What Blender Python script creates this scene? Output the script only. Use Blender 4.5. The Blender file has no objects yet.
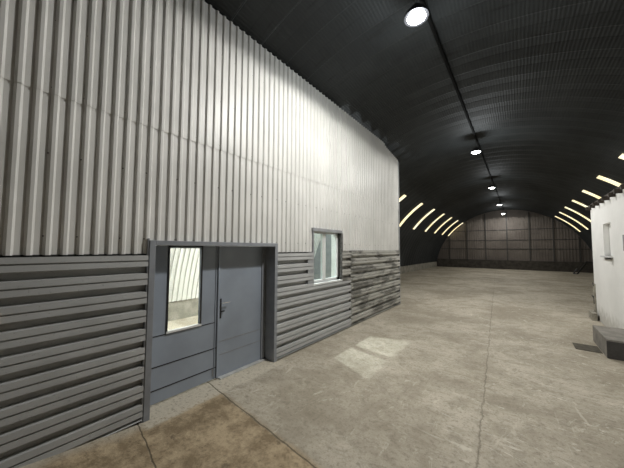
import bpy, bmesh, math, random
from mathutils import Vector, Matrix
random.seed(7)
scn = bpy.context.scene
col = scn.collection
PI = math.pi

# ------------------------------------------------------------------ helpers
class MB:
    def __init__(s):
        s.bm = bmesh.new()
    def box(s, x0, x1, y0, y1, z0, z1, bev=0):
        vs = [s.bm.verts.new((x, y, z)) for x in (x0, x1) for y in (y0, y1) for z in (z0, z1)]
        fs = [(0,1,3,2),(4,6,7,5),(0,4,5,1),(2,3,7,6),(0,2,6,4),(1,5,7,3)]
        faces = [s.bm.faces.new([vs[i] for i in f]) for f in fs]
        if bev:
            es = list({e for f in faces for e in f.edges})
            bmesh.ops.bevel(s.bm, geom=es, offset=bev, segments=2, affect='EDGES', profile=.6)
        return s
    def tube(s, p0, p1, r, n=12, r1=None):
        p0, p1 = Vector(p0), Vector(p1)
        d = (p1 - p0).normalized()
        a = d.orthogonal().normalized(); b = d.cross(a)
        r1 = r if r1 is None else r1
        A = [s.bm.verts.new(p0 + (a*math.cos(2*PI*i/n) + b*math.sin(2*PI*i/n))*r) for i in range(n)]
        B = [s.bm.verts.new(p1 + (a*math.cos(2*PI*i/n) + b*math.sin(2*PI*i/n))*r1) for i in range(n)]
        for i in range(n):
            s.bm.faces.new((A[i], A[(i+1)%n], B[(i+1)%n], B[i]))
        s.bm.faces.new(A[::-1]); s.bm.faces.new(B)
        return s
    def lathe(s, prof, n=32, c=(0,0,0)):
        rings = []
        for r, z in prof:
            rings.append([s.bm.verts.new((c[0]+r*math.cos(2*PI*i/n), c[1]+r*math.sin(2*PI*i/n), c[2]+z)) for i in range(n)])
        for a, b in zip(rings, rings[1:]):
            for i in range(n):
                s.bm.faces.new((a[i], a[(i+1)%n], b[(i+1)%n], b[i]))
        s.bm.faces.new(rings[0][::-1]); s.bm.faces.new(rings[-1])
        return s
    def quad(s, *p):
        s.bm.faces.new([s.bm.verts.new(q) for q in p]); return s
    def prism(s, poly, axis, a0, a1):
        """poly in the two other axes, extruded along axis"""
        def mk(p, a):
            if axis == 'y': return (p[0], a, p[1])
            if axis == 'x': return (a, p[0], p[1])
            return (p[0], p[1], a)
        A = [s.bm.verts.new(mk(p, a0)) for p in poly]; B = [s.bm.verts.new(mk(p, a1)) for p in poly]
        n = len(poly)
        for i in range(n): s.bm.faces.new((A[i], A[(i+1)%n], B[(i+1)%n], B[i]))
        s.bm.faces.new(A[::-1]); s.bm.faces.new(B)
        return s
    def build(s, name, m, parent=None, smooth=False, loc=None, weld=False):
        if weld: bmesh.ops.remove_doubles(s.bm, verts=s.bm.verts, dist=1e-5)
        bmesh.ops.recalc_face_normals(s.bm, faces=s.bm.faces)
        me = bpy.data.meshes.new(name); s.bm.to_mesh(me); s.bm.free()
        if smooth:
            for p in me.polygons: p.use_smooth = True
        me.materials.append(m)
        o = bpy.data.objects.new(name, me); col.objects.link(o)
        if parent: o.parent = parent
        if loc: o.location = loc
        return o

def tag(o, label=None, cat=None, group=None, kind=None):
    if label: o['label'] = label
    if cat: o['category'] = cat
    if group: o['group'] = group
    if kind: o['kind'] = kind
    return o
def struct(o, label, cat):
    return tag(o, label, cat, kind='structure')
def empty(name, loc=(0,0,0)):
    o = bpy.data.objects.new(name, None); col.objects.link(o); o.location = loc
    o.empty_display_size = .1
    return o

# ------------------------------------------------------------------ materials
class NT:
    def __init__(s, name):
        s.m = bpy.data.materials.new(name); s.m.use_nodes = True
        s.n = s.m.node_tree; s.b = s.n.nodes['Principled BSDF']
        s.tc = s.n.nodes.new('ShaderNodeTexCoord')
        s.geo = s.n.nodes.new('ShaderNodeNewGeometry')
        s.P = s.geo.outputs['Position']
    def L(s, a, b): s.n.links.new(a, b)
    def val(s, sock, v):
        if hasattr(v, 'is_linked') or hasattr(v, 'links'): s.L(v, sock)
        else: sock.default_value = v
    def math(s, op, a, b=0.0, c=0.0, clamp=False):
        n = s.n.nodes.new('ShaderNodeMath'); n.operation = op; n.use_clamp = clamp
        s.val(n.inputs[0], a); s.val(n.inputs[1], b); s.val(n.inputs[2], c)
        return n.outputs[0]
    def xyz(s, v=None):
        n = s.n.nodes.new('ShaderNodeSeparateXYZ'); s.L(v or s.P, n.inputs[0]); return n.outputs
    def mapping(s, scale=(1,1,1), rot=(0,0,0), loc=(0,0,0)):
        n = s.n.nodes.new('ShaderNodeMapping'); s.L(s.P, n.inputs[0])
        n.inputs['Scale'].default_value = scale; n.inputs['Rotation'].default_value = rot; n.inputs['Location'].default_value = loc
        return n.outputs[0]
    def noise(s, scale, detail=4, rough=.5, vec=None, dist=0):
        n = s.n.nodes.new('ShaderNodeTexNoise'); s.L(vec or s.P, n.inputs['Vector'])
        n.inputs['Scale'].default_value = scale; n.inputs['Detail'].default_value = detail
        n.inputs['Roughness'].default_value = rough; n.inputs['Distortion'].default_value = dist
        return n.outputs['Fac']
    def ramp(s, fac, lo, hi):
        n = s.n.nodes.new('ShaderNodeMapRange'); s.val(n.inputs[0], fac)
        n.inputs[1].default_value = lo; n.inputs[2].default_value = hi
        n.interpolation_type = 'SMOOTHSTEP'
        return n.outputs[0]
    def mix(s, fac, a, b):
        n = s.n.nodes.new('ShaderNodeMix'); n.data_type = 'RGBA'
        s.val(n.inputs[0], fac)
        for k, v in ((6, a), (7, b)):
            if isinstance(v, tuple): n.inputs[k].default_value = (*v[:3], 1)
            else: s.L(v, n.inputs[k])
        return n.outputs[2]
    def color(s, c):
        if isinstance(c, tuple): s.b.inputs['Base Color'].default_value = (*c[:3], 1)
        else: s.L(c, s.b.inputs['Base Color'])
        return s
    def bump(s, h, strength=.3, dist=.01):
        n = s.n.nodes.new('ShaderNodeBump'); s.L(h, n.inputs['Height'])
        n.inputs['Strength'].default_value = strength; n.inputs['Distance'].default_value = dist
        s.L(n.outputs[0], s.b.inputs['Normal']); return s
    def rough(s, r): s.val(s.b.inputs['Roughness'], r); return s
    def metal(s, r): s.b.inputs['Metallic'].default_value = r; return s
    def spec(s, r): s.b.inputs['Specular IOR Level'].default_value = r; return s

def simple(name, c, rough=.5, metal=0, var=.12, nscale=9, spec=.5):
    t = NT(name)
    k = t.ramp(t.noise(nscale, 4), .3, .7)
    t.color(t.mix(k, tuple(x*(1-var) for x in c), tuple(min(1, x*(1+var)) for x in c)))
    t.rough(rough).metal(metal).spec(spec)
    return t.m

def emit(name, c, strength):
    t = NT(name)
    t.color((0.8,.8,.8))
    t.b.inputs['Emission Color'].default_value = (*c, 1); t.b.inputs['Emission Strength'].default_value = strength
    return t

M = {}
# painted white profiled steel
t = NT('white_profiled_steel')
k = t.ramp(t.noise(1.6, 5), .3, .75)
fine = t.ramp(t.noise(60, 3), .62, .8)
c = t.mix(k, (.70,.695,.665), (.80,.79,.76))
streak = t.ramp(t.noise(1, 5, .6, vec=t.mapping((14, 14, .7))), .55, .8)
c = t.mix(t.math('MULTIPLY', streak, .30), c, (.42,.41,.36))
c = t.mix(t.math('MULTIPLY', fine, .25), c, (.40,.38,.33))
t.color(c).rough(.42).spec(.4); M['white_sheet'] = t.m
# grey profiled steel
def grey_sheet(name, base, dirty):
    t = NT(name)
    k = t.ramp(t.noise(2.2, 5), .3, .75)
    c = t.mix(k, tuple(x*.86 for x in base), base)
    d = t.ramp(t.noise(1, 6, .65, vec=t.mapping((1, 1.3, 5.5))), .455 if dirty > .5 else .52, .60 if dirty > .5 else .66)
    c = t.mix(t.math('MULTIPLY', d, dirty), c, (.035,.033,.028))
    sp = t.ramp(t.noise(45, 4, .7), .60, .72)
    c = t.mix(t.math('MULTIPLY', sp, .35 + dirty*.3), c, (.06,.055,.045))
    t.color(c).rough(.5).spec(.35)
    return t.m
M['grey_sheet'] = grey_sheet('grey_profiled_steel', (.47,.475,.47), .10)
M['grey_sheet_dirty'] = grey_sheet('weathered_profiled_steel', (.48,.47,.43), .72)
M['cable'] = simple('black_conduit', (.006,.006,.006), .8, spec=.1)
M['flashing'] = simple('weathered_flashing', (.11,.11,.105), .6, var=.5, nscale=25)
M['trim'] = simple('grey_folded_trim', (.30,.31,.32), .45)
M['dark_trim'] = simple('dark_folded_trim', (.02,.02,.02), .5)
M['door'] = simple('blue_grey_door_paint', (.30,.34,.40), .38, var=.06, nscale=2.5)
M['door_frame'] = simple('blue_grey_frame_paint', (.27,.285,.31), .4, var=.08)
M['white_plastic'] = simple('white_window_plastic', (.74,.75,.74), .35, var=.04)
M['chrome'] = simple('brushed_handle_metal', (.7,.7,.7), .25, metal=1, var=.05)
M['black'] = simple('black_metal', (.015,.015,.016), .4)
M['threshold'] = simple('pale_metal_threshold', (.62,.62,.60), .35, metal=.3)
# plaster
t = NT('white_plaster')
k = t.ramp(t.noise(1.3, 6, .6), .3, .75)
c = t.mix(k, (.82,.82,.80), (.91,.91,.89))
c = t.mix(t.math('MULTIPLY', t.ramp(t.noise(7, 6, .7), .62, .8), .3), c, (.45,.44,.39))
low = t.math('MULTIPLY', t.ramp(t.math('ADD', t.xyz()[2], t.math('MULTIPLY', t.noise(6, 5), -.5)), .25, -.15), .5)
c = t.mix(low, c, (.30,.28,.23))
t.color(c).rough(.85).spec(.2).bump(t.noise(30, 5), .25, .006); M['plaster'] = t.m
# white vault lining in the office
M['lining'] = simple('white_painted_vault_steel', (.72,.72,.69), .5, var=.05, nscale=3)
M['office_grey'] = simple('grey_room_paint', (.20,.21,.21), .7, var=.1)
# concrete
def concrete(name, a, b, s=3):
    t = NT(name)
    c = t.mix(t.ramp(t.noise(s, 7, .65), .3, .7), a, b)
    c = t.mix(t.math('MULTIPLY', t.ramp(t.noise(38, 5, .7), .52, .75), .5), c, tuple(x*.45 for x in a))
    t.color(c).rough(.9).spec(.2).bump(t.noise(35, 6, .7), .5, .01)
    return t.m
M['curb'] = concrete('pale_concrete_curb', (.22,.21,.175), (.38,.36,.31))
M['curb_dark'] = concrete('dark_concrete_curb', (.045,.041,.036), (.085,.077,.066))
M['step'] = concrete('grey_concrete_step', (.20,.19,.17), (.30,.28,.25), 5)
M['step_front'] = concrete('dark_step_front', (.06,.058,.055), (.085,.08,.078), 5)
M['rubble'] = concrete('rubble_concrete', (.26,.24,.20), (.42,.40,.34), 9)
M['plate'] = simple('dark_steel_plate', (.085,.075,.055), .9, var=.3, nscale=14)
M['wood'] = simple('dark_old_wood', (.035,.026,.018), .8, var=.3)
M['beige'] = simple('beige_plastic', (.55,.42,.28), .5)
M['housing'] = simple('dark_lamp_housing', (.05,.05,.055), .4, metal=.4)

# vault steel : fine ribs across the panels
AX, AZ, AR = -1.064, -.516, 6.30
t = NT('dark_vault_steel')
X, Y, Z = t.xyz()
ang = t.math('ARCTAN2', t.math('SUBTRACT', Z, AZ), t.math('SUBTRACT', X, AX))
sw = t.math('SINE', t.math('MULTIPLY', ang, AR*2*PI/.055))
k = t.ramp(t.noise(.6, 6, .6), .3, .7)
c = t.mix(k, (.020,.0225,.0235), (.036,.040,.0415))
c = t.mix(t.math('MULTIPLY', t.ramp(t.noise(1, 5, .6, vec=t.mapping((.9, 7, .9))), .56, .72), .6), c, (.008,.009,.009))
t.color(c).rough(.6).spec(.25).bump(sw, .35, .006); M['vault'] = t.m
# back wall sheet : fine vertical profile
t = NT('brown_grey_wall_steel')
X, Y, Z = t.xyz()
c = t.mix(t.ramp(t.noise(.5, 5), .3, .7), (.125,.108,.094), (.18,.158,.14))
c = t.mix(t.math('MULTIPLY', t.ramp(t.noise(4, 5), .5, .75), .4), c, (.085,.075,.066))
t.color(c).rough(.6).spec(.25); M['back_sheet'] = t.m
M['girt'] = simple('dark_girt_steel', (.05,.047,.042), .6)

# floor
t = NT('worn_concrete_floor')
X, Y, Z = t.xyz()
n1 = t.noise(.55, 8, .68, dist=.4); n2 = t.noise(2.6, 8, .68); n3 = t.noise(24, 7, .75)
c = t.mix(t.ramp(n1, .36, .62), (.34,.30,.232), (.55,.50,.41))
c = t.mix(t.math('MULTIPLY', t.ramp(n2, .44, .70), .6), c, (.31,.272,.205))
c = t.mix(t.math('MULTIPLY', t.ramp(n3, .50, .64), .6), c, (.21,.182,.135))
c = t.mix(t.math('MULTIPLY', t.ramp(t.noise(6.5, 8, .75, dist=.5), .50, .64), .55), c, (.25,.22,.165))
c = t.mix(t.math('MULTIPLY', t.ramp(t.noise(70, 4, .7), .54, .68), .4), c, (.19,.165,.12))
c = t.mix(t.math('MULTIPLY', t.ramp(t.noise(11, 6, .7), .56, .72), .45), c, (.62,.565,.455))
# tyre and trowel streaks, pale scratches running across the hall
sv = t.mapping((1.1, 9, 1), (0, 0, .75))
c = t.mix(t.math('MULTIPLY', t.ramp(t.noise(1.3, 6, .7, vec=sv, dist=.6), .52, .70), .45), c, (.29,.255,.19))
pale = t.ramp(t.noise(1.0, 8, .78, vec=t.mapping((1.8, 6, 1), (0, 0, .62), (3.1, .7, 0)), dist=2.2), .575, .64)
pale = t.math('MULTIPLY', pale, t.ramp(t.math('ADD', X, t.math('MULTIPLY', n1, 1.0)), -1.2, .6))
c = t.mix(t.math('MULTIPLY', pale, .65), c, (.75,.72,.62))
pale2 = t.ramp(t.noise(.9, 7, .75, vec=t.mapping((5, 1.5, 1), (0, 0, .35), (1.1, 5.7, 0)), dist=2.0), .585, .66)
c = t.mix(t.math('MULTIPLY', pale2, .4), c, (.70,.665,.56))
# damp brown slab near the left door
wob = t.math('MULTIPLY', t.math('SUBTRACT', t.noise(2.2, 5), .5), .5)
bx = t.ramp(t.math('ADD', X, wob), -.7, -1.25)
jy = t.math('ADD', t.math('MULTIPLY', X, -.11), 1.77)      # joint line
by = t.ramp(t.math('SUBTRACT', t.math('ADD', Y, t.math('MULTIPLY', wob, .25)), jy), .07, -.03)
near = t.math('MULTIPLY', bx, by)
edge = t.ramp(t.math('ADD', X, t.math('MULTIPLY', wob, .3)), -3.31, -3.10)
near = t.math('MULTIPLY', near, edge)
brown = t.mix(t.ramp(t.noise(2.6, 8, .75), .40, .60), (.22,.16,.088), (.50,.39,.25))
brown = t.mix(t.math('MULTIPLY', t.ramp(n3, .50, .66), .5), brown, (.13,.10,.06))
brown = t.mix(t.math('MULTIPLY', t.ramp(t.noise(7, 5, .6), .63, .70), .6), brown, (.09,.065,.038))
c = t.mix(t.math('MULTIPLY', near, .92), c, brown)
# pale apron at the doorway
ap = t.math('MULTIPLY', t.ramp(t.math('ADD', X, t.math('MULTIPLY', wob, .3)), -3.09, -3.17), t.math('MULTIPLY', t.ramp(Y, 1.18, 1.26), t.ramp(Y, 3.4, 3.2)))
c = t.mix(t.math('MULTIPLY', ap, t.ramp(n3, .68, .45)), c, (.58,.53,.43))
# slab joints and the long crack
def line(d, w): return t.ramp(t.math('ABSOLUTE', d), w, w*.35)
wn = t.math('MULTIPLY', t.math('SUBTRACT', t.noise(5, 5, .7), .5), .05)
j1 = t.math('MULTIPLY', line(t.math('ADD', t.math('SUBTRACT', Y, jy), wn), .011), t.ramp(X, -1.1, -1.4))
j2 = t.math('MULTIPLY', line(t.math('ADD', t.math('SUBTRACT', t.math('ADD', Y, t.math('MULTIPLY', X, .17)), .64), wn), .009), t.ramp(X, -1.4, -1.8))
wc = t.math('MULTIPLY', t.math('SUBTRACT', t.noise(3.5, 8, .8), .5), .14)
cx = t.math('ADD', t.math('MULTIPLY', t.math('SUBTRACT', Y, 3.4), -.053), -.375)
j3 = line(t.math('ADD', t.math('SUBTRACT', X, cx), wc), .010)
j4 = t.math('MULTIPLY', line(t.math('ADD', t.math('SUBTRACT', Y, 19.5), wc), .03), .5)
jj = t.math('MAXIMUM', t.math('MAXIMUM', j1, j2), t.math('MAXIMUM', t.math('MULTIPLY', j3, .55), j4))
c = t.mix(t.math('MULTIPLY', jj, .8), c, (.12,.10,.07))
rg = t.math('ADD', .62, t.math('MULTIPLY', n2, .3))
t.color(c).rough(rg).spec(.3)
h = t.math('ADD', t.math('MULTIPLY', n3, .7), t.math('MULTIPLY', t.noise(60, 5, .7), .5))
h = t.math('SUBTRACT', h, jj)
t.bump(h, .6, .012); M['floor'] = t.m

# glass : see-through with a real reflection
def glass(name, tint):
    m = bpy.data.materials.new(name); m.use_nodes = True; n = m.node_tree
    for x in list(n.nodes):
        if x.type != 'OUTPUT_MATERIAL': n.nodes.remove(x)
    out = [x for x in n.nodes if x.type == 'OUTPUT_MATERIAL'][0]
    tr = n.nodes.new('ShaderNodeBsdfTransparent'); tr.inputs[0].default_value = (*tint, 1)
    gl = n.nodes.new('ShaderNodeBsdfGlossy'); gl.inputs['Roughness'].default_value = .02
    ge = n.nodes.new('ShaderNodeNewGeometry')
    dt = n.nodes.new('ShaderNodeVectorMath'); dt.operation = 'DOT_PRODUCT'
    n.links.new(ge.outputs['Incoming'], dt.inputs[0]); n.links.new(ge.outputs['Normal'], dt.inputs[1])
    def mm(op, a, b=0.0):
        q = n.nodes.new('ShaderNodeMath'); q.operation = op
        for i, v in enumerate((a, b)):
            if isinstance(v, float): q.inputs[i].default_value = v
            else: n.links.new(v, q.inputs[i])
        return q.outputs[0]
    fr_ = mm('ADD', mm('MULTIPLY', mm('POWER', mm('SUBTRACT', 1.0, mm('ABSOLUTE', dt.outputs['Value'])), 5.0), .92), .05)
    mx = n.nodes.new('ShaderNodeMixShader')
    n.links.new(fr_, mx.inputs[0]); n.links.new(tr.outputs[0], mx.inputs[1]); n.links.new(gl.outputs[0], mx.inputs[2])
    n.links.new(mx.outputs[0], out.inputs[0])
    return m
M['glass'] = glass('clear_glass', (.94,.96,.94))
M['glass_grey'] = glass('dusty_glass', (.80,.85,.84))

# translucent sheets lit by daylight
t = emit('daylit_translucent_sheet', (1,.93,.70), 1.0)
nn = t.ramp(t.noise(2.5, 4), .35, .7)
cc = t.mix(nn, (1.0,.80,.38), (1.0,.95,.68))
t.L(cc, t.b.inputs['Emission Color'])
M['skylight'] = t.m
SKY_T = t
M['lamp_glow'] = emit('lamp_glow', (1,.99,.93), 30).m

# ------------------------------------------------------------------ main dimensions
WX = -3.336          # left partition plane
Y_BACK, Y_FRONT, Y_END = 32.0, -3.5, 9.20
ZT = 1.83          # change of cladding
def vault_z(x, r=AR): return math.sqrt(max(r*r - (x-AX)**2, 0)) + AZ
def vault_x(z, r=AR): return math.sqrt(r*r - (z-AZ)**2)

# floor
f = MB().box(-9, 7.5, Y_FRONT-.3, Y_BACK+.4, -.2, 0).build('floor', M['floor'])
struct(f, 'worn tan grey concrete floor with a long crack and pale scratches', 'floor')

b = MB()
A_ = [b.bm.verts.new(q) for q in ((WX+.02, 1.22, .0005), (WX+.02, .2, .115), (WX+.02, -3.4, .16), (WX+1.3, -3.4, .0005), (WX+1.3, .2, .0005), (WX+.7, 1.22, .0005))]
b.bm.faces.new((A_[0], A_[1], A_[4], A_[5])); b.bm.faces.new((A_[1], A_[2], A_[3], A_[4]))
b.build('floor_apron', M['floor'], f)
# vault : panels pressed in a trapezoid section, one mesh
def vault_mesh(y0, y1, R, depth, period, a0, a1, seg, step):
    prof = []
    y = y0
    seq = [(0, 0), (.30, 0), (.36, 1), (.60, 1), (.66, 0), (1.0, 0)] if not step else [(0,0),(.10,0),(.46,.18),(.50,.30),(.90,1.0),(.94,.9),(1,0)]
    while y < y1:
        for k, v in seq[:-1]:
            yy = y + k*period
            if yy < y1: prof.append((yy, R - v*depth))
        y += period
    prof.append((y1, R))
    b = MB(); rings = []
    for (yy, r) in prof:
        rings.append([b.bm.verts.new((AX + r*math.cos(a0+(a1-a0)*i/seg), yy, AZ + r*math.sin(a0+(a1-a0)*i/seg))) for i in range(seg+1)])
    for A, B in zip(rings, rings[1:]):
        for i in range(seg):
            b.bm.faces.new((A[i], A[i+1], B[i+1], B[i]))
    return b
aF = math.asin((-AZ)/AR)
R_OUT = AR
v = vault_mesh(Y_FRONT-.2, Y_BACK+.3, AR+.02, .055, .60, aF-.01, PI-aF+.01, 96, True).build('ceiling', M['vault'])
sm = v.modifiers.new('thickness', 'SOLIDIFY'); sm.thickness = .01; sm.offset = 1
struct(v, 'dark ribbed steel barrel vault over the whole hall', 'ceiling')
# ridge rail the lamps hang from
b = MB()
b.tube((AX, Y_FRONT, vault_z(AX)-.065), (AX, Y_BACK-.05, vault_z(AX)-.065), .032, 10)
o = b.build('trim_1', M['cable']); struct(o, 'dark cable tray running along the crown of the vault', 'trim')

# far wall
def arch_poly(R, x0, x1, z0, n=48):
    pts = []
    for i in range(n+1):
        x = x1 + (x0-x1)*i/n
        pts.append((x, max(vault_z(x, R), z0)))
    return pts
wb = MB(); per = .20
Rb = AR-.01
xl, xr = AX - vault_x(.0, Rb), AX + vault_x(.0, Rb)
x = xl; prof = []
while x < xr:
    prof += [(x, 0), (x+.09, 0), (x+.12, -.014), (x+.17, -.014)]
    x += per
rows = []
for (x, dy) in prof:
    x = min(x, xr)
    rows.append((wb.bm.verts.new((x, Y_BACK+dy, .0)), wb.bm.verts.new((x, Y_BACK+dy, max(vault_z(x, Rb), .01)))))
for A, B in zip(rows, rows[1:]):
    try: wb.bm.faces.new((A[0], B[0], B[1], A[1]))
    except Exception: pass
back = wb.build('wall_far', M['back_sheet'])
back.modifiers.new('thickness', 'SOLIDIFY').thickness = .02
struct(back, 'brown grey ribbed steel end wall framed by the vault', 'wall')
for z in (1.95, 2.80, 3.80):
    hw = vault_x(z, Rb-.05)
    MB().box(AX-hw, AX+hw, Y_BACK-.07, Y_BACK-.03, z-.03, z+.03).build('girt', M['girt'], back)
for x in (-5.95, -4.3, -2.65, -.9, .8, 2.45, 4.1):
    MB().box(x-.05, x+.05, Y_BACK-.09, Y_BACK-.03, .82, vault_z(x, Rb)-.08).build('wall_post', M['girt'], back)
# front wall (behind the camera)
b = MB(); b.prism(arch_poly(AR-.02, xl+.02, xr-.02, 0)+[(xl+.02, 0), (xr-.02, 0)], 'y', Y_FRONT-.15, Y_FRONT)
o = b.build('wall_near', M['back_sheet']); struct(o, 'end wall at the near end of the hall', 'wall')

# concrete curbs at the foot of the vault
cl = AX - vault_x(0, AR)
cr = AX + vault_x(0, AR)
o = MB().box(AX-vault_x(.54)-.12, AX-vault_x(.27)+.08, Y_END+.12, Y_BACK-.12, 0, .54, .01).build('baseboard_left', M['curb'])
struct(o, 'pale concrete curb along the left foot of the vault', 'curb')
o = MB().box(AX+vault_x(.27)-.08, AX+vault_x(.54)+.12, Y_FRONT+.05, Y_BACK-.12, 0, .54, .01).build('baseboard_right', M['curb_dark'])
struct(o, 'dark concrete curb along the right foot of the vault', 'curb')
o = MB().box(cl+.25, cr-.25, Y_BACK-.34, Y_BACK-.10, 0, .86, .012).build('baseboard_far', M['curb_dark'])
struct(o, 'dark concrete curb across the foot of the end wall', 'curb')

# ------------------------------------------------------------------ skylights
def sky_strip(n, y, a0, a1, w=.34, parts=1, label=''):
    b = MB(); r0, r1 = AR-.045, AR-.065
    N = 24
    A = []
    for i in range(N+1):
        a = a0 + (a1-a0)*i/N
        A.append([b.bm.verts.new((AX + r*math.cos(a), yy, AZ + r*math.sin(a))) for (r, yy) in ((r0, y), (r0, y+w), (r1, y+w), (r1, y))])
    for P, Q in zip(A, A[1:]):
        for k in range(4):
            b.bm.faces.new((P[k], P[(k+1)%4], Q[(k+1)%4], Q[k]))
    b.bm.faces.new(A[0]); b.bm.faces.new(A[-1][::-1])
    o = b.build('window_%d' % n, M['skylight'])
    struct(o, label, 'skylight')
k_ = AZ
def ang_of(xoff, h): return math.atan2(1.9+h-AZ, xoff)
# upper end: half width 1.184*2.6, height 2.6 above the eye; lower: half 1.74*2.6 -> h .547*2.6
aU = ang_of(3.52, 2.808); aL = ang_of(4.96, 1.462)
ysL = [13.5, 16.55, 19.5, 22.55, 25.55, 28.55, 31.45]
ysR = [11.4, 14.25, 17.3, 20.4, 23.4, 26.4, 29.4]
nw = 3
ordw = ['nearest', 'second nearest', 'third', 'fourth', 'fifth', 'sixth', 'farthest']
for i, y in enumerate(ysL):
    sky_strip(nw, y, PI-aL, PI-aU, w=.36, label='daylit strip skylight on the left of the vault, %s along the hall' % ordw[i]); nw += 1
for i, y in enumerate(ysR):
    sky_strip(nw, y, aL, aU, w=.40, label='daylit strip skylight on the right of the vault, %s along the hall' % ordw[i]); nw += 1

# ------------------------------------------------------------------ left partition
DY0, DY1, DZ = 1.265, 3.245, 1.985       # door opening incl. frame
WY0, WY1, WZ0, WZ1 = 4.30, 5.36, 1.185, 2.29
# upper sheet: trapezoid profile along Y
def sheet_profile(y0, y1, per=.115, depth=.024):
    pts = []; y = y0 - per
    while y < y1 + per:
        for k, d in ((0, 0), (.050, 0), (.068, depth), (.092, depth), (.110, 0)):
            pts.append((y+k, d))
        y += per
    return pts
def interp(pts, y):
    for (a, da), (b_, db) in zip(pts, pts[1:]):
        if a <= y <= b_: return da + (db-da)*(y-a)/(b_-a) if b_ > a else da
    return 0
def top_z(y):
    if y < 7.95: return 5.30
    if y < 8.15: return 5.30 - .09*(y-7.95)/.2
    return 5.21 - .16*(y-8.15)/1.05
PR = sheet_profile(-4.6, 10.4)
def upper_sheet(name, y0, y1, zlo, zhi, off, parent, holes=()):
    ys = {y0, y1}
    for (y, d) in PR:
        if y0 < y < y1: ys.add(round(y, 4))
    for (a, b_, c_, d_) in holes:
        for q in (a, b_):
            if y0 < q < y1: ys.add(q)
    ys = sorted(ys)
    b = MB()
    for a, c_ in zip(ys, ys[1:]):
        if c_ - a < 1e-4: continue
        m = (a+c_)/2
        spans = [[zlo, None]]
        z_from = zlo
        for (h0, h1, hz0, hz1) in holes:
            if h0 < m < h1:
                spans = []
                if hz0 > zlo: spans.append([zlo, hz0])
                if hz1 < 9: spans.append([hz1, None])
        for s0, s1 in spans:
            ta = s1 if s1 is not None else (zhi if zhi else top_z(a))
            tc_ = s1 if s1 is not None else (zhi if zhi else top_z(c_))
            xa, xc = WX + off + interp(PR, a), WX + off + interp(PR, c_)
            b.quad((xa, a, s0), (xc, c_, s0), (xc, c_, tc_), (xa, a, ta))
    o = b.build(name, M['white_sheet'], parent, weld=True)
    sd = o.modifiers.new('thickness', 'SOLIDIFY'); sd.thickness = .002; sd.offset = 0
    return o
# structural core
wl = MB()
c0, c1 = WX-.24, WX-.012
def core(y0, y1, z0, z1): wl.box(c0, c1, y0, y1, z0, z1)
core(Y_FRONT, DY0+.01, 0, 5.2); core(DY0+.01, DY1-.01, DZ-.03, 5.2); core(DY1-.01, WY0, 0, 5.2)
core(WY0, WY1, 0, WZ0); core(WY0, WY1, WZ1, 5.2); core(WY1, Y_END-.01, 0, 5.0)
wall = wl.build('wall_left', M['lining'])
struct(wall, 'office partition clad in white ribbed steel above and grey ribbed steel below', 'wall')
holes = [(DY0-.01, DY1+.01, -1, DZ-.01), (WY0, WY1, WZ0, WZ1)]
lo = upper_sheet('lower_white_cladding', Y_FRONT, Y_END-.01, ZT, 3.31, 0.0, wall, holes)
up = upper_sheet('upper_white_cladding', Y_FRONT, Y_END-.01, 3.295, None, .008, wall)
# screws
def screws(zs, name):
    b = MB()
    y = -.6
    k = 0
    while y < 9.0:
        for z in zs:
            if not (DY0-.05 < y < DY1+.05 and z < 2.0) and not (WY0-.05 < y < WY1+.05 and z < 2.3):
                b.box(WX+.001, WX+.009, y-.005+.0755, y+.005+.0755, z-.005, z+.005)
        y += .115*(2 if k % 2 else 3); k += 1
    return b.build(name, M['girt'], wall)
sc = screws((2.0, 2.75, 3.36, 4.0, 4.7), 'screw'); sc['kind'] = 'stuff'

# grey lower cladding : horizontal profile
def lower_sheet(y0, y1, zlo, ztop, mat, off=0.0, phase=0.0):
    per = .2030; dep = .064
    seq = [(0, dep-.006), (.053, dep), (.056, dep-.018), (.066, dep-.018), (.069, dep-.006), (.122, dep), (.131, 0), (.193, 0)]
    pts = []
    z = ztop + phase; first = True
    while z > zlo:
        for k, d in seq:
            zz = z - k
            if zz <= ztop + 1e-6 and zz > zlo: pts.append((zz, d))
        z -= per
    pts.append((zlo, dep))
    b = MB(); rows = []
    for z, d in pts:
        rows.append((b.bm.verts.new((WX-.008+off+d, y0, z)), b.bm.verts.new((WX-.008+off+d, y1, z))))
    for A, B in zip(rows, rows[1:]): b.bm.faces.new((A[0], A[1], B[1], B[0]))
    # closed ends: strips back to the wall
    for yy, idx in ((y0, 0), (y1, 1)):
        for A, B in zip(rows, rows[1:]):
            pa, pb = A[idx].co, B[idx].co
            if max(pa.x, pb.x) - (WX-.012+off) > .004:
                b.quad((WX-.012+off, yy, pa.z), (pa.x, yy, pa.z), (pb.x, yy, pb.z), (WX-.012+off, yy, pb.z))
    o = b.build('grey_cladding', mat, wall)
    return o
g1 = lower_sheet(Y_FRONT, DY0-.03, .03, ZT-.015, M['grey_sheet'])
g2 = lower_sheet(DY1+.02, WY0-.02, .03, ZT-.02, M['grey_sheet'])
g3 = lower_sheet(WY0-.02, 5.80, .03, WZ0-.04, M['grey_sheet'], phase=ZT-.02-(WZ0-.04)-.2030*3)
g4 = lower_sheet(WY1+.03, 5.80, WZ0-.04, ZT-.02, M['grey_sheet_dirty'])
g5 = lower_sheet(5.805, Y_END-.01, .03, ZT+.02, M['grey_sheet_dirty'], .004)
g5['label'] = 'stained and dirty grey cladding'
# flashing at the change of sheets
MB().box(WX-.01, WX+.006, Y_FRONT, DY0-.02, ZT-.022, ZT+.004).build('flashing', M['dark_trim'], wall)
MB().box(WX-.01, WX+.006, DY1+.02, WY0-.02, ZT-.022, ZT+.004).build('flashing', M['dark_trim'], wall)
MB().box(WX-.01, WX+.045, WY1+.03, Y_END-.02, ZT+.0, ZT+.025).build('flashing', M['grey_sheet_dirty'], wall)
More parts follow.
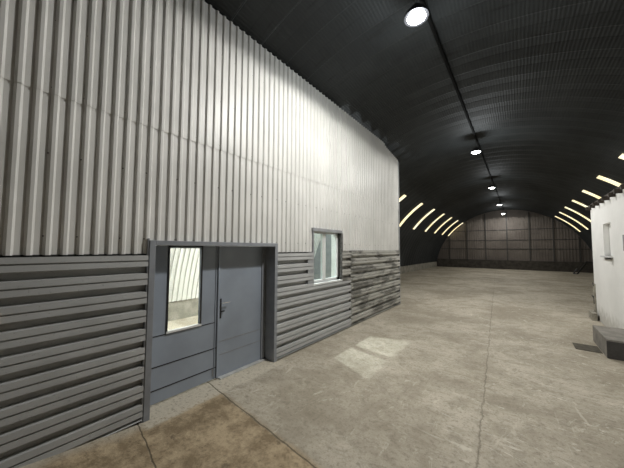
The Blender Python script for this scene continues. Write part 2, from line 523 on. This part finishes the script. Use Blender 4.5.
# corner trim
MB().box(WX-.26, WX+.05, Y_END-.01, Y_END+.025, 0.0, 5.0).build('corner_trim', M['trim'], wall)
# end return wall of the office
poly = [(AX - vault_x(0, AR-.1)+.0, 0)]
zz = 0
xs = [AX - vault_x(0, AR-.1) + i*(WX-.25 - (AX - vault_x(0, AR-.1)))/16 for i in range(17)]
poly = [(xs[0], 0)] + [(x, vault_z(x, AR-.1)) for x in xs[1:]] + [(xs[-1], 0)]
for (ya, yb, nm) in ((Y_END-.12, Y_END-.01, 'return_wall'), (Y_FRONT+.02, Y_FRONT+.12, 'return_wall')):
    MB().prism(poly, 'y', ya, yb).build(nm, M['lining'], wall)
MB().prism(poly, 'y', Y_END-.14, Y_END-.121).build('inner_partition', M['office_grey'], wall)

# office interior, white lining seen through the door glass
lin = vault_mesh(Y_FRONT+.12, Y_END-.15, AR-.09, .03, .13, PI-math.asin((5.0-AZ)/(AR-.09)), PI-math.asin((.50-AZ)/(AR-.09)), 40, False)
lin = lin.build('vault_lining', M['lining'], wall)
lin.modifiers.new('thickness', 'SOLIDIFY').thickness = .004
MB().box(AX-vault_x(.5)-.05, AX-vault_x(.25)+.10, Y_FRONT+.14, Y_END-.16, 0, .50, .01).build('office_curb', M['curb'], wall)

# ------------------------------------------------------------------ door
door = empty('door_1', (WX-.2, (DY0+DY1)/2, 0)); struct(door, 'blue grey steel double door with a tall pane in its left leaf', 'door')
def P(mb, name, m, parent, origin=None):
    o = mb.build(name, m)
    o.parent = parent
    # keep world placement
    w = Vector(parent.location); pp = parent.parent
    while pp: w += Vector(pp.location); pp = pp.parent
    o.data.transform(Matrix.Translation(-w))
    return o
X0 = WX + .055
fr = MB()
fr.box(WX-.26, X0, DY0-.02, DY0+.045, 0, DZ, .004)
fr.box(WX-.26, X0, DY1-.045, DY1+.02, 0, DZ, .004)
fr.box(WX-.26, X0, DY0+.045, DY1-.045, DZ-.055, DZ-.0005, .004)
P(fr, 'door_frame', M['door_frame'], door)
b = MB(); b.box(WX+.0, X0-.01, DY0-.035, DY0-.02, 0, DZ+.02); P(b, 'frame_flashing', M['door_frame'], door)
b = MB(); b.box(WX-.22, WX-.17, DY1-.13, DY1-.046, 0, DZ-.056); b.box(WX-.22, WX-.17, DY0+.046, DY0+.07, 0, DZ-.056)
b.box(WX-.262, WX-.236, DY0+.046, DY1-.046, DZ-.09, DZ-.056)  # head strip added behind the leaves to block office light at the gap
P(b, 'door_stop', M['door_frame'], door)
b = MB(); b.box(WX-.24, WX-.12, 2.31, DY1-.046, 0, .018); P(b, 'threshold', M['threshold'], door)
LX0, LX1 = WX-.235, WX-.19
ZL0, ZL1 = .02, DZ-.06
# left leaf with a pane
YA, YB = DY0+.075, 2.29
GY0, GY1, GZ0, GZ1 = 1.575, 2.005, .845, 1.915
b = MB()
b.box(LX0, LX1, YA, GY0, ZL0, ZL1); b.box(LX0, LX1, GY1, YB, ZL0, ZL1)
b.box(LX0, LX1, GY0, GY1, ZL0, GZ0); b.box(LX0, LX1, GY0, GY1, GZ1, ZL1)
leaf = P(b, 'door_leaf', M['door'], door)
leaf['label'] = 'narrow left leaf with tall glass pane'
def sub(mb, name, m, parent_leaf):
    o = mb.build(name, m); o.data.transform(Matrix.Translation(-Vector(door.location))); o.parent = parent_leaf; return o
b = MB()
for (y0, y1, z0, z1) in ((GY0-.018, GY0, GZ0-.018, GZ1+.015), (GY1, GY1+.018, GZ0-.018, GZ1+.015), (GY0-.018, GY1+.018, GZ1, GZ1+.016)):
    b.box(LX1-.001, LX1+.012, y0, y1, z0, z1)
sub(b, 'glazing_bead', M['black'], leaf)
b = MB(); b.box(LX1-.03, LX1+.018, GY0-.018, GY1+.018, GZ0-.02, GZ0+.006); sub(b, 'glazing_sill', M['white_plastic'], leaf)
b = MB(); b.box(LX1-.026, LX1-.020, GY0, GY1, GZ0, GZ1); sub(b, 'pane', M['glass'], leaf)
b = MB()
for z in (.445, .17): b.box(LX1, LX1+.004, YA+.015, YB-.015, z, z+.012)
b.box(LX1, LX1+.004, YA+.0, YB-.055, .815, .825)
sub(b, 'panel_seam', M['dark_trim'], leaf)
b = MB()
b.box(LX1, LX1+.010, YB-.055, YB-.048, ZL0, ZL1); b.box(LX1, LX1+.022, YB-.02, YB+.012, ZL0, ZL1, .003)
sub(b, 'meeting_strip', M['door'], leaf)
b = MB()
b.box(LX1, LX1+.015, YA+.005, YA+.02, .10, .20); b.box(LX1, LX1+.012, YB-.075, YB-.062, .07, .17)
sub(b, 'bolt', M['trim'], leaf)
# right leaf
YC, YD = YB+.006, DY1-.13
b = MB(); b.box(LX0, LX1, YC, YD, ZL0, ZL1)
leaf2 = P(b, 'door_leaf', M['door'], door); leaf2['label'] = 'solid wider right leaf'
b = MB()
b.box(LX1, LX1+.004, YC+.01, YD, .52, .53); b.box(LX1, LX1+.004, YC+.01, YD, .33, .338)
sub(b, 'panel_seam', M['trim'], leaf2)
b = MB(); b.box(LX1, LX1+.008, YC+.012, YC+.045, .86, 1.15, .003); sub(b, 'handle_plate', M['black'], leaf2)
b = MB()
b.tube((LX1+.004, YC+.028, 1.09), (LX1+.055, YC+.028, 1.09), .009)
b.tube((LX1+.052, YC+.022, 1.09), (LX1+.052, YC+.155, 1.092), .009)
sub(b, 'handle', M['chrome'], leaf2)
b = MB(); b.tube((LX1+.004, YC+.028, .965), (LX1+.03, YC+.028, .965), .015); b.box(LX1+.02, LX1+.028, YC+.02, YC+.085, .955, .975)
sub(b, 'lock_knob', M['black'], leaf2)

# ------------------------------------------------------------------ office window
win = empty('window_1', (WX, (WY0+WY1)/2, WZ0)); struct(win, 'white framed two pane office window set in the ribbed steel wall', 'window')
b = MB(); b.box(WX-.06, WX+.05, WY0-.035, WY1+.035, WZ1-.03, WZ1+.035, .004); P(b, 'head_flashing', M['trim'], win)
b = MB(); b.box(WX-.05, WX+.048, WY1, WY1+.06, WZ0, WZ1-.03); P(b, 'side_flashing', M['flashing'], win)
b = MB(); b.box(WX-.24, WX+.038, WY0-.02, WY0+.012, WZ0, WZ1-.03); P(b, 'side_flashing', M['trim'], win)
b = MB(); b.box(WX-.0, WX+.046, WY0-.19, WY0-.02, WZ0-.035, ZT-.01); P(b, 'cover_plate', M['trim'], win)
b = MB(); b.box(WX-.12, WX+.052, WY0-.02, WY1+.03, WZ0-.035, WZ0+.0); P(b, 'window_sill', M['white_plastic'], win)
fx0, fx1 = WX-.11, WX-.05
b = MB()
ft = .055
Yi0, Yi1 = WY0+.012, WY1
b.box(fx0, fx1, Yi0, Yi0+ft*.6, WZ0, WZ1-.03); b.box(fx0, fx1, Yi1-ft, Yi1, WZ0, WZ1-.03)
b.box(fx0, fx1, Yi0, Yi1, WZ0, WZ0+ft); b.box(fx0, fx1, Yi0, Yi1, WZ1-.03-ft*.6, WZ1-.03)
b.box(fx0, fx1+.012, 4.74, 4.83, WZ0+ft, WZ1-.03-ft*.6)
P(b, 'window_frame', M['white_plastic'], win)
b = MB(); b.box(fx0+.035, fx0+.041, Yi0+.03, 4.74, WZ0+ft, WZ1-.06); P(b, 'pane', M['glass_grey'], win)
b = MB(); b.box(fx0+.020, fx0+.026, 4.83, Yi1-ft, WZ0+ft, WZ1-.06); P(b, 'pane', M['glass_grey'], win)

# ------------------------------------------------------------------ right annex
AXX = 1.645; AY0, AY1, AH = 5.2, 10.87, 3.12
an = MB()
ny0, ny1, nz0, nz1 = 8.86, 9.55, 1.76, 2.53
an.box(AXX, AXX+.25, AY0, ny0, 0, AH); an.box(AXX, AXX+.25, ny1, AY1, 0, AH)
an.box(AXX, AXX+.25, ny0, ny1, 0, nz0); an.box(AXX, AXX+.25, ny0, ny1, nz1, AH)
an.box(AXX+.25, AX+vault_x(AH, AR-.1)-.02, AY1-.2, AY1, 0.0, AH)
an.box(AXX+.25, AX+vault_x(AH, AR-.1)-.02, AY0, AY0+.2, 0.0, AH)
annex = an.build('wall_right', M['plaster']); struct(annex, 'white plastered block house built inside the right of the hall', 'wall')
MB().box(AXX+.10, AXX+.13, ny0, ny1, nz0, nz1).build('niche_board', M['plaster'], annex)
MB().box(AXX-.07, AXX+.12, ny0-.06, ny1+.05, nz0-.035, nz0+.0, .004).build('niche_sill', M['white_plastic'], annex)
MB().box(AXX-.10, AXX-.02, ny0-.02, ny0+.10, nz0-.075, nz0-.036, .004).build('sill_bracket', M['girt'], annex)
rf = MB().box(AXX-.02, AX+vault_x(AH+.12, AR-.1)-.03, AY0-.05, AY1+.06, AH, AH+.06).build('roof_slab', M['wood'], annex)
y = AY0 + .25
while y < AY1+.05:
    MB().box(AXX-.10-random.random()*.03, AXX+.3, y, y+.07, AH-.09, AH-.001).build('rafter', M['wood'], annex)
    y += .48
MB().box(AXX-.03, AXX-.0, AY1-.16, AY1+.02, .02, .95).build('corner_patch', M['rubble'], annex)
b = MB()
b.tube((AXX-.035, AY1-.15, .90), (AXX-.035, AY1-.02, .97), .014, 8); b.tube((AXX-.035, AY1-.10, .55), (AXX-.06, AY1-.02, .62), .012, 8)
b.tube((AXX-.035, AY1-.08, .62), (AXX-.035, AY1-.10, .40), .010, 8)
b.build('iron_hook', M['girt'], annex)
b = MB().box(AXX-.02, AXX, 7.60, 7.94, 1.88, 2.20, .006).build('meter_box', M['trim']); tag(b, 'small grey metal box mounted on the white block wall', 'box')

# step
st = MB()
st.box(1.165, AXX-.005, 6.97, 8.1, 0, .33, .012)
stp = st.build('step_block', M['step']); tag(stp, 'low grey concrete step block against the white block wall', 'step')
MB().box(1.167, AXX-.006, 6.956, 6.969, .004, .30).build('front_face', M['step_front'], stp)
pl = MB().box(.80, 1.155, 7.22, 7.64, .0, .012, .002).build('floor_plate', M['plate']); tag(pl, 'dark square metal plate lying on the floor beside the step', 'plate')
# rubble block at the corner
b = MB(); b.box(1.50, 1.61, 10.38, 10.84, 0, .20, .02)
for v_ in b.bm.verts: v_.co += Vector((random.uniform(-.012,.012), random.uniform(-.02,.02), random.uniform(-.012,.0) if v_.co.z > .1 else 0))
r = b.build('concrete_block', M['rubble']); tag(r, 'chipped concrete block lying at the far corner of the white wall', 'block')

# leaning beam far right
b = MB(); b.tube((3.50, 28.9, .06), (4.15, 29.7, .95), .055, 8); b.tube((3.30, 29.1, .05), (3.55, 29.15, .45), .04, 8); b.tube((3.50, 28.9, .06), (3.30, 29.1, .05), .04, 8)
b.tube((4.15, 29.7, .93), (5.0, 29.6, .93), .05, 8)
r = b.build('handcart_frame', M['black']); tag(r, 'dark metal frame leaning by the far right curb', 'frame')

# small socket at left edge
b = MB().box(WX+.036, WX+.075, .04, .172, 1.225, 1.38, .004).build('socket_box', M['beige']); tag(b, 'small beige socket box on the grey cladding left of the door', 'socket')

# ------------------------------------------------------------------ lamps
LC = (1.0, .98, .935)
R_ = math.radians
def make_lamp():
    root = empty('high_bay_lamp')
    h = MB()
    h.lathe([(.04, .17), (.075, .165), (.08, .10), (.155, .07), (.165, .03), (.165, .012), (.15, .010)][::-1], 32)
    for k in range(16):
        a = 2*PI*k/16
        h.tube((.085*math.cos(a), .085*math.sin(a), .09), (.14*math.cos(a), .14*math.sin(a), .085), .006, 6)
    h.build('housing', M['housing'], root)
    d = MB().lathe([(.02, -.026), (.07, -.022), (.105, -.008), (.125, .009)], 32).build('diffuser', M['lamp_glow'], root, True)
    r = MB().tube((0, 0, .17), (0, 0, .50), .006, 8).build('hanging_rod', M['girt'], root)
    L = bpy.data.lights.new('lamp_light', 'SPOT'); L.energy = 1; L.color = LC; L.shadow_soft_size = .09; L.spot_size = R_(180); L.spot_blend = .12
    lo = bpy.data.objects.new('lamp_light', L); col.objects.link(lo); lo.parent = root; lo.location = (0, 0, -.13)
    L2 = bpy.data.lights.new('lamp_spill', 'POINT'); L2.energy = 45; L2.color = (.93, .98, 1.0); L2.shadow_soft_size = .14
    l2 = bpy.data.objects.new('lamp_spill', L2); col.objects.link(l2); l2.parent = root; l2.location = (0, 0, -.30)
    L3 = bpy.data.lights.new('lamp_beam', 'AREA'); L3.shape = 'DISK'; L3.size = .22; L3.energy = 75; L3.color = LC
    l3 = bpy.data.objects.new('lamp_beam', L3); col.objects.link(l3); l3.parent = root; l3.location = (0, 0, -.05)
    return root, L
def copy_tree(o, parent=None):
    c = o.copy(); col.objects.link(c)
    if parent: c.parent = parent
    for ch in list(o.children): copy_tree(ch, c)
    return c
lamp0, LAMP = make_lamp()
LAMP.energy = 135
lab = ['hanging high bay lamp nearest the camera, above the office door',
       'second hanging lamp along the crown of the dark vault',
       'third hanging lamp along the crown of the vault',
       'fourth hanging lamp along the crown, small and distant',
       'farthest hanging lamp, closest to the end wall']
for i, y in enumerate((3.78, 10.47, 17.14, 24.0, 30.2)):
    o = lamp0 if i == 0 else copy_tree(lamp0)
    o.location = (AX, y, 5.20)
    if i > 1:
        for ch in o.children:
            if ch.type == 'LIGHT': ch.data = ch.data.copy(); ch.data.energy *= .52
    tag(o, lab[i], 'lamp', 'hanging lamps along the vault')

# office lamps behind the partition; the window one is added to cast a floor patch
def office_lamp(x, y, z, e, size, label):
    o = empty('office_lamp', (x, y, z)); tag(o, label, 'lamp')
    MB().lathe([(.09, .0), (.11, .02), (.11, .05), (.03, .06)], 24).build('housing', M['housing'], o)
    MB().lathe([(.02, -.02), (.06, -.015), (.088, -.001)], 24).build('diffuser', M['lamp_glow'], o)
    L = bpy.data.lights.new('office_light', 'POINT'); L.energy = e; L.color = (.97, .985, 1.0); L.shadow_soft_size = size
    q = bpy.data.objects.new('office_light', L); col.objects.link(q); q.parent = o; q.location = (0, 0, -.07)
office_lamp(-4.84, 5.0, 4.0, 620, .035, 'added lamp inside the office, throws the floor patch out through the window')
office_lamp(-5.3, .2, 3.7, 50, .08, 'bare lamp under the vault inside the office behind the door')

# ------------------------------------------------------------------ world, camera
w = bpy.data.worlds.new('world'); scn.world = w; w.use_nodes = True
w.node_tree.nodes['Background'].inputs[0].default_value = (.5, .6, .75, 1)
w.node_tree.nodes['Background'].inputs[1].default_value = .5

F, yaw, pit, rol = 265.93, .66117, .05458, .00474
fw = Vector((-math.sin(yaw)*math.cos(pit), math.cos(yaw)*math.cos(pit), math.sin(pit)))
r0 = Vector((math.cos(yaw), math.sin(yaw), 0)); u0 = r0.cross(fw)
rt = r0*math.cos(rol) + u0*math.sin(rol); up = rt.cross(fw)
R = Matrix((rt, up, -fw)).transposed()
cam = bpy.data.cameras.new('camera'); cam.sensor_width = 36; cam.sensor_fit = 'HORIZONTAL'
cam.lens = F/624*36; cam.clip_start = .02; cam.clip_end = 200
co = bpy.data.objects.new('camera', cam); col.objects.link(co)
co.matrix_world = Matrix.Translation((0, 0, 1.9)) @ R.to_4x4()
scn.camera = co
vs = scn.view_settings
vs.view_transform = 'Standard'; vs.look = 'None'; vs.gamma = 1; vs.use_curve_mapping = False
vs.exposure = 0.3
